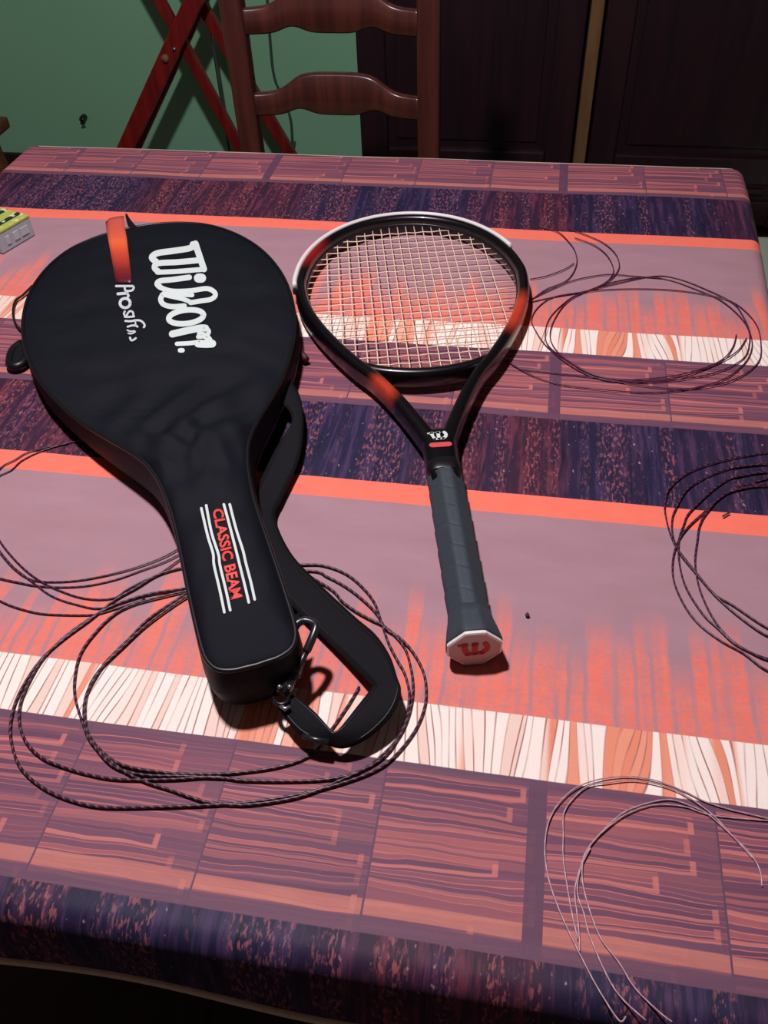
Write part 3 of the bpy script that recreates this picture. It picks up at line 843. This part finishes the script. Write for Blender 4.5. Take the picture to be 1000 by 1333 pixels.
C4 = [[(958, 438), (954, 453), (942, 469), (918, 481), (881, 491), (837, 496), (796, 496), (762, 486), (735, 469), (720, 453), (716, 436), (723, 416), (738, 396), (762, 382), (796, 370), (837, 363), (871, 367), (905, 379), (935, 392), (959, 411), (973, 430), (975, 450), (966, 470), (932, 487), (881, 497), (830, 500), (776, 491), (742, 474), (714, 453), (710, 433), (718, 413), (742, 391), (765, 382), (803, 379), (850, 379), (891, 382), (932, 389), (959, 399), (983, 423), (990, 450), (985, 476), (949, 499), (891, 509), (830, 504), (772, 494), (711, 487), (674, 481), (660, 470)],
      [(971, 443), (959, 460), (932, 476), (884, 494), (840, 499), (790, 498), (748, 482), (713, 455), (697, 433), (692, 418), (701, 402), (721, 389), (759, 382), (800, 372), (850, 362), (881, 365), (918, 379), (952, 396), (966, 413), (976, 436), (978, 457), (966, 478), (932, 500), (864, 513), (796, 511), (735, 504), (694, 492), (663, 475)],
      [(663, 404), (689, 394), (711, 379), (738, 367), (750, 348), (749, 331), (740, 317), (725, 304), (700, 297)],
      [(663, 402), (689, 396), (721, 389), (762, 382)],
      [(670, 402), (691, 392), (718, 379), (748, 367), (789, 360), (823, 362), (860, 365)],
      [(762, 382), (785, 372), (796, 362), (798, 351), (789, 334), (772, 321), (748, 312)],
      [(770, 380), (790, 370), (801, 360), (806, 348), (801, 333), (786, 319), (765, 309), (740, 300)],
      [(690, 366), (711, 362), (735, 353), (747, 345)]]
coil('string_coil', 'wide loops of dark plum string beside the racket head', C4, .00065, m_dark)
C5 = [[(814, 1325), (805, 1330), (781, 1294), (766, 1267), (748, 1231), (730, 1192), (715, 1150), (709, 1111), (713, 1075), (727, 1048), (751, 1027), (784, 1016), (820, 1013), (856, 1019), (892, 1033), (916, 1045), (946, 1055), (979, 1063), (1030, 1075)],
      [(752, 1225), (742, 1180), (733, 1120), (733, 1090), (734, 1060), (748, 1039), (766, 1025), (790, 1021), (826, 1018), (868, 1027), (898, 1042), (928, 1064), (955, 1093), (980, 1120)],
      [(874, 1332), (856, 1318), (826, 1288), (806, 1256), (781, 1222), (766, 1183), (758, 1150), (758, 1125), (764, 1108), (784, 1084), (811, 1060), (841, 1048), (871, 1043), (898, 1051), (922, 1063), (955, 1093), (976, 1114), (988, 1135), (991, 1156)],
      [(840, 1330), (800, 1290), (769, 1225), (760, 1192), (751, 1162), (757, 1126), (770, 1100), (790, 1080), (815, 1062), (850, 1050), (890, 1052), (930, 1064), (1020, 1072)],
      [(754, 1240), (754, 1228), (752, 1200), (748, 1162), (755, 1132), (768, 1106)]]
coil('string_coil', 'coil of pale grey string over the woven block band', C5, .00048, m_pale)

# ================================================================== small carton and crumb
b0, b1 = G(46, 306, CT), G(4, 331, CT)
ax_ = (b0 - b1); Lb = ax_.length; ang = math.atan2(ax_.y, ax_.x)
ct = thing('small_carton', 'small flat carton with yellow-green top and pale sides beside the racket bag', 'carton', tuple(b1), ang)
def carton_top():
    m, p = new_mat('carton_print'); x, y, z = coords()
    c = mix(sstep(mth('FRACT', y / .024 + .15), .60, .64), lin(176, 190, 84), lin(40, 50, 58))
    c = mix(sstep(noise(x * 120, y * 120, 2., 2), .56, .62), c, lin(220, 222, 170))
    put(p.inputs['Base Color'], c); p.inputs['Roughness'].default_value = .4; return m
m_cs = plain('carton_side', lin(172, 180, 186), .5, .4, var=.22, scale=140)
box('carton_body', (Lb / 2 - .000, .036, .0125), (Lb, .072, .025), m_cs, ct, bev=.0012)
box('carton_lid', (Lb / 2, .036, .0262), (Lb + .001, .073, .0030), carton_top(), ct, bev=.0008)
for k in range(3):
    box('side_print', (Lb * (.25 + .25 * k), -.0004, .013), (.006 + .003 * k, .0012, .010), plain('pale_print', lin(186, 194, 192), .5), ct, bev=0)
cp = G(687, 800, CT + .0015)
bm = bmesh.new(); bmesh.ops.create_icosphere(bm, subdivisions=2, radius=.0017)
for v in bm.verts: v.co *= 1 + .3 * math.sin(v.co.x * 2900 + v.co.y * 2100); v.co.z *= .7
cm = bpy.data.meshes.new('crumb'); bm.to_mesh(cm); bm.free(); cm.materials.append(plain('crumb_brown', lin(70, 52, 60), .8))
co = bpy.data.objects.new('crumb', cm); co.location = cp; link(co); tag(co, 'tiny dark crumb on the tablecloth beside the racket grip', 'crumb')

# ================================================================== ladder-back chair behind the table
m_chair = wood('chair_wood', lin(66, 33, 30), lin(94, 49, 40), .30, 'z', coat=.3)
CVY = 1.65
cl, cr_ = atV(310, 60, CVY).x, atV(559, 60, CVY).x
ch = thing('dining_chair', 'brown wooden ladder-back chair with wavy slats behind the table', 'chair', ((cl + cr_) / 2, CVY, 0))
hwc = (cr_ - cl) / 2
def post(name, x, y, za, zb, r0, r1, lean=0.0):
    g = []
    for k in range(13):
        t = k / 12; z = za + (zb - za) * t; r = r0 + (r1 - r0) * t
        g.append([Vector((x + a, y + b + lean * max(0, z - .45), z)) for a, b in sect(r, r, 16, 4.5)])
    return cells(name, g, m_chair, ch, closed_u=True, caps=True)
for s in (-1, 1):
    p_ = post('back_post', s * hwc, 0, 0, 1.06, .0215, .0205)
    g = [[Vector((s * hwc + r * math.cos(a), r * math.sin(a), z)) for a in [2 * math.pi * k / 14 for k in range(14)]] for z, r in ((1.058, .016), (1.07, .013), (1.085, .020), (1.10, .017), (1.108, .004))]
    cells('finial', g, m_chair, p_, closed_u=True, caps=True)
    post('front_leg', s * (hwc + .02), -.40, 0, .44, .016, .020)
    beam('side_rail', (s * hwc, -.01, .415), (s * (hwc + .02), -.39, .415), .05, .02, m_chair, ch)
    beam('stretcher', (s * hwc, -.01, .20), (s * (hwc + .02), -.39, .20), .022, .018, m_chair, ch)
beam('front_rail', (-hwc - .02, -.40, .415), (hwc + .02, -.40, .415), .05, .02, m_chair, ch)
beam('stretcher', (-hwc - .02, -.40, .26), (hwc + .02, -.40, .26), .022, .018, m_chair, ch)
def slat(zc_, h, amp, name='back_slat'):
    n = 48; x_ = hwc - .017; g = []
    for i in range(n + 1):
        t = -1 + 2 * i / n
        hump = 1 / (1 + math.exp((abs(t) - .56) * 13))
        ztop = zc_ + h * .5 + amp * hump
        zbot = zc_ - h * .5 + .0110 * math.exp(-((abs(t) - .46) / .16) ** 2)
        yo = .016 * (1 - t * t)                      # the slat bows back
        e = .0035
        g.append([Vector((t * x_, yo - .009 + (e if False else 0), zbot + e)), Vector((t * x_, yo - .0055, zbot)), Vector((t * x_, yo + .0055, zbot)), Vector((t * x_, yo + .009, zbot + e)),
                  Vector((t * x_, yo + .009, ztop - e)), Vector((t * x_, yo + .0055, ztop)), Vector((t * x_, yo - .0055, ztop)), Vector((t * x_, yo - .009, ztop - e))])
    return cells(name, g, m_chair, ch, closed_u=True, caps=True)
zl = atV(545, 141, CVY).z; zu = atV(330, 25, CVY).z
slat(zl, .040, .034); slat(atV(540, 30, CVY).z, .042, .034); slat(atV(540, 30, CVY).z + (atV(540, 30, CVY).z - zl), .042, .040)
def rush():
    m, p = new_mat('woven_seat'); x, y, z = coords()
    put(p.inputs['Base Color'], mix(noise(x * 20, y * 300, 0., 2), lin(120, 92, 58), lin(168, 134, 88))); p.inputs['Roughness'].default_value = .8
    bump(p, mth('SINE', y * 900.), .5, .002); return m
box('seat', (0, -.20, .447), (2 * hwc + .05, .42, .03), rush(), ch, bev=.012, seg=3)

# ================================================================== dark cupboard
m_cup = wood('dark_cupboard_wood', lin(30, 15, 22), lin(44, 21, 27), .42, 'z', coat=.1)
m_cup2 = wood('dark_panel_wood', lin(26, 13, 20), lin(40, 19, 26), .42, 'z', coat=.1)
m_bat = wood('ochre_batten_wood', lin(104, 78, 48), lin(128, 96, 58), .5, 'z')
KV = 2.42
kx0 = atV(463, 100, KV).x; kb = (atV(765, 100, KV).x + .004); kx1 = kb + (kb - kx0)
cup = thing('cupboard', 'tall dark wooden cupboard with a pale ochre batten between its doors', 'cupboard', ((kx0 + kx1) / 2, KV + .28, 0))
KW = kx1 - kx0; KH = 1.9
box('carcass', (0, .012, KH / 2 + .03), (KW, .53, KH - .06), m_cup, cup, bev=.004)
box('plinth', (0, .02, .032), (KW - .02, .50, .062), m_cup, cup, bev=.003)
box('cornice', (0, -.005, KH + .02), (KW + .06, .60, .05), m_cup, cup, bev=.01)
pz = atV(640, 196, KV).z
for s in (-1, 1):
    dw = KW / 2 - .035; dx = s * (KW / 4 + .006)
    d_ = box('door', (dx, -.262, KH / 2 + .03), (dw, .016, KH - .14), m_cup2, cup, bev=.003)
    for e in (-1, 1): box('stile', (dx + e * (dw / 2 - .035), -.275, KH / 2 + .03), (.07, .016, KH - .14), m_cup, d_, bev=.004)
    for z_ in (.14, .14 + (pz - .14) * 1.0 - .035, 1.05, KH - .08): box('rail', (dx, -.275, z_), (dw - .142, .016, .07), m_cup, d_, bev=.004)
    for za, zb in ((.18, pz - .075), (pz + .005, 1.01), (1.09, KH - .12)):
        box('raised_panel', (dx, -.271, (za + zb) / 2), (dw - .19, .014, max(.02, zb - za - .04)), m_cup2, d_, bev=.006)
    kn = tube('knob', [Vector((dx - s * (dw / 2 - .03), -.283, .98)), Vector((dx - s * (dw / 2 - .03), -.30, .98)), Vector((dx - s * (dw / 2 - .03), -.312, .98))], [.006, .009, .012], m_bat, d_, 12)
box('batten', (kb - (kx0 + kx1) / 2, -.280, KH / 2 + .03), (.032, .022, KH - .10), m_bat, cup, bev=.004)

# ================================================================== red folding stand by the wall
m_redw = wood('red_stained_wood', lin(112, 20, 24), lin(148, 34, 30), .42, 'z', coat=.15)
RV = 2.66
fs = thing('folding_stand', 'red wooden folding stand with crossed legs in front of the green wall', 'folding stand', (atV(235, 120, RV).x, RV, 0))
def rbar(name, a, b, v, wd, th, mat=m_redw):
    A_, B_ = atV(*a, v), atV(*b, v); d = (A_ - B_).normalized()
    t = B_.z / d.z; bot = B_ - d * ((B_.z - .003) / d.z); topp = A_ + d * (.30)
    o = fs.location
    return beam(name, bot - o, topp - o, wd, th, mat, fs, side=(1, 0, 0))
rbar('leg', (253, 0), (170, 180), RV - .03, .050, .022)
rbar('leg', (265, 0), (183, 180), RV + .09, .030, .022)
rbar('leg', (208, 0), (308, 184), RV + .005, .032, .022)
rbar('leg', (262, 5), (372, 190), RV + .05, .036, .022)
o = fs.location
rod = atV(277, 60, RV + .12)
tube('brace_rod', [Vector((rod.x, RV + .12, .0)) - o, Vector((rod.x, RV + .12, 1.15)) - o], .004, m_metal, fs)
cxp = atV(233, 58, RV)
tube('pivot_bolt', [Vector((cxp.x, RV - .045, cxp.z)) - o, Vector((cxp.x, RV + .03, cxp.z)) - o], .006, m_metal, fs)
pa = atV(215, 76, RV - .045)
tube('pale_peg', [Vector((pa.x, RV - .05, pa.z)) - o, Vector((pa.x, RV - .035, pa.z)) - o], .011, plain('peg_wood', lin(150, 110, 84), .6), fs, 10)

# ================================================================== stool, wall cable, wall hook
sp = atV(-26, 182, 1.98)
stl = thing('stool', 'brown wooden stool at the left end of the table', 'stool', (sp.x - .17, 1.98, 0))
m_stool = wood('stool_wood', lin(86, 50, 30), lin(116, 72, 42), .5, 'x')
box('seat', (0, 0, .445), (.34, .30, .03), m_stool, stl, bev=.008)
for a in (-1, 1):
    for b in (-1, 1): beam('leg', (a * .15, b * .13, 0), (a * .12, b * .10, .431), .035, .035, m_stool, stl, side=(1, 0, 0))
    beam('stretcher', (a * .138, -.12, .16), (a * .138, .12, .16), .025, .018, m_stool, stl)
    beam('seat_rail', (-.12, a * .105, .40), (.12, a * .105, .40), .05, .018, m_stool, stl)
cw = [atV(*p, WV - .006) for p in ((346, -30), (351, 45), (357, 100), (372, 135), (379, 160), (381, 195))]
cw = [tuple(p) for p in cw]; cw.append((cw[-1][0] + .01, WV - .006, .10))
cb = tube('wall_cable', crom(cw, 6), .0045, plain('dark_green_cable', lin(66, 92, 76), .5), None)
tag(cb, 'thin dark cable running down the green wall behind the chair', 'cable')
hk = atV(110, 152, WV)
h_ = tube('wall_hook', [Vector((hk.x, WV - .0, hk.z)), Vector((hk.x, WV - .02, hk.z)), Vector((hk.x, WV - .024, hk.z - .004)), Vector((hk.x, WV - .026, hk.z - .014))], [.011, .010, .010, .009], m_black, None, 10)
tag(h_, 'small dark hook on the green wall', 'hook')

bx_ = atV(983, 345, 2.05)
sb = thing('storage_box', 'pale green storage box on the floor beyond the table corner', 'storage box', (bx_.x + .22, 2.05 + .13, 0))
m_sb = plain('pale_green_plastic', lin(206, 232, 208), .45, .5, var=.04)
bh = atV(985, 372, 2.05).z
g = [[Vector((x, y, z)) for x, y in rrect(a, b, .03)] for z, a, b in ((.002, .19, .11), (bh * .5, .20, .12), (bh - .012, .205, .125))]
cells('tub', g, m_sb, sb, closed_u=True, caps=True)
g = [[Vector((x, y, z)) for x, y in rrect(a, b, .03)] for z, a, b in ((bh - .014, .214, .134), (bh - .002, .214, .134), (bh, .205, .125))]
cells('lid', g, m_sb, sb, closed_u=True, caps=True, smooth=False)
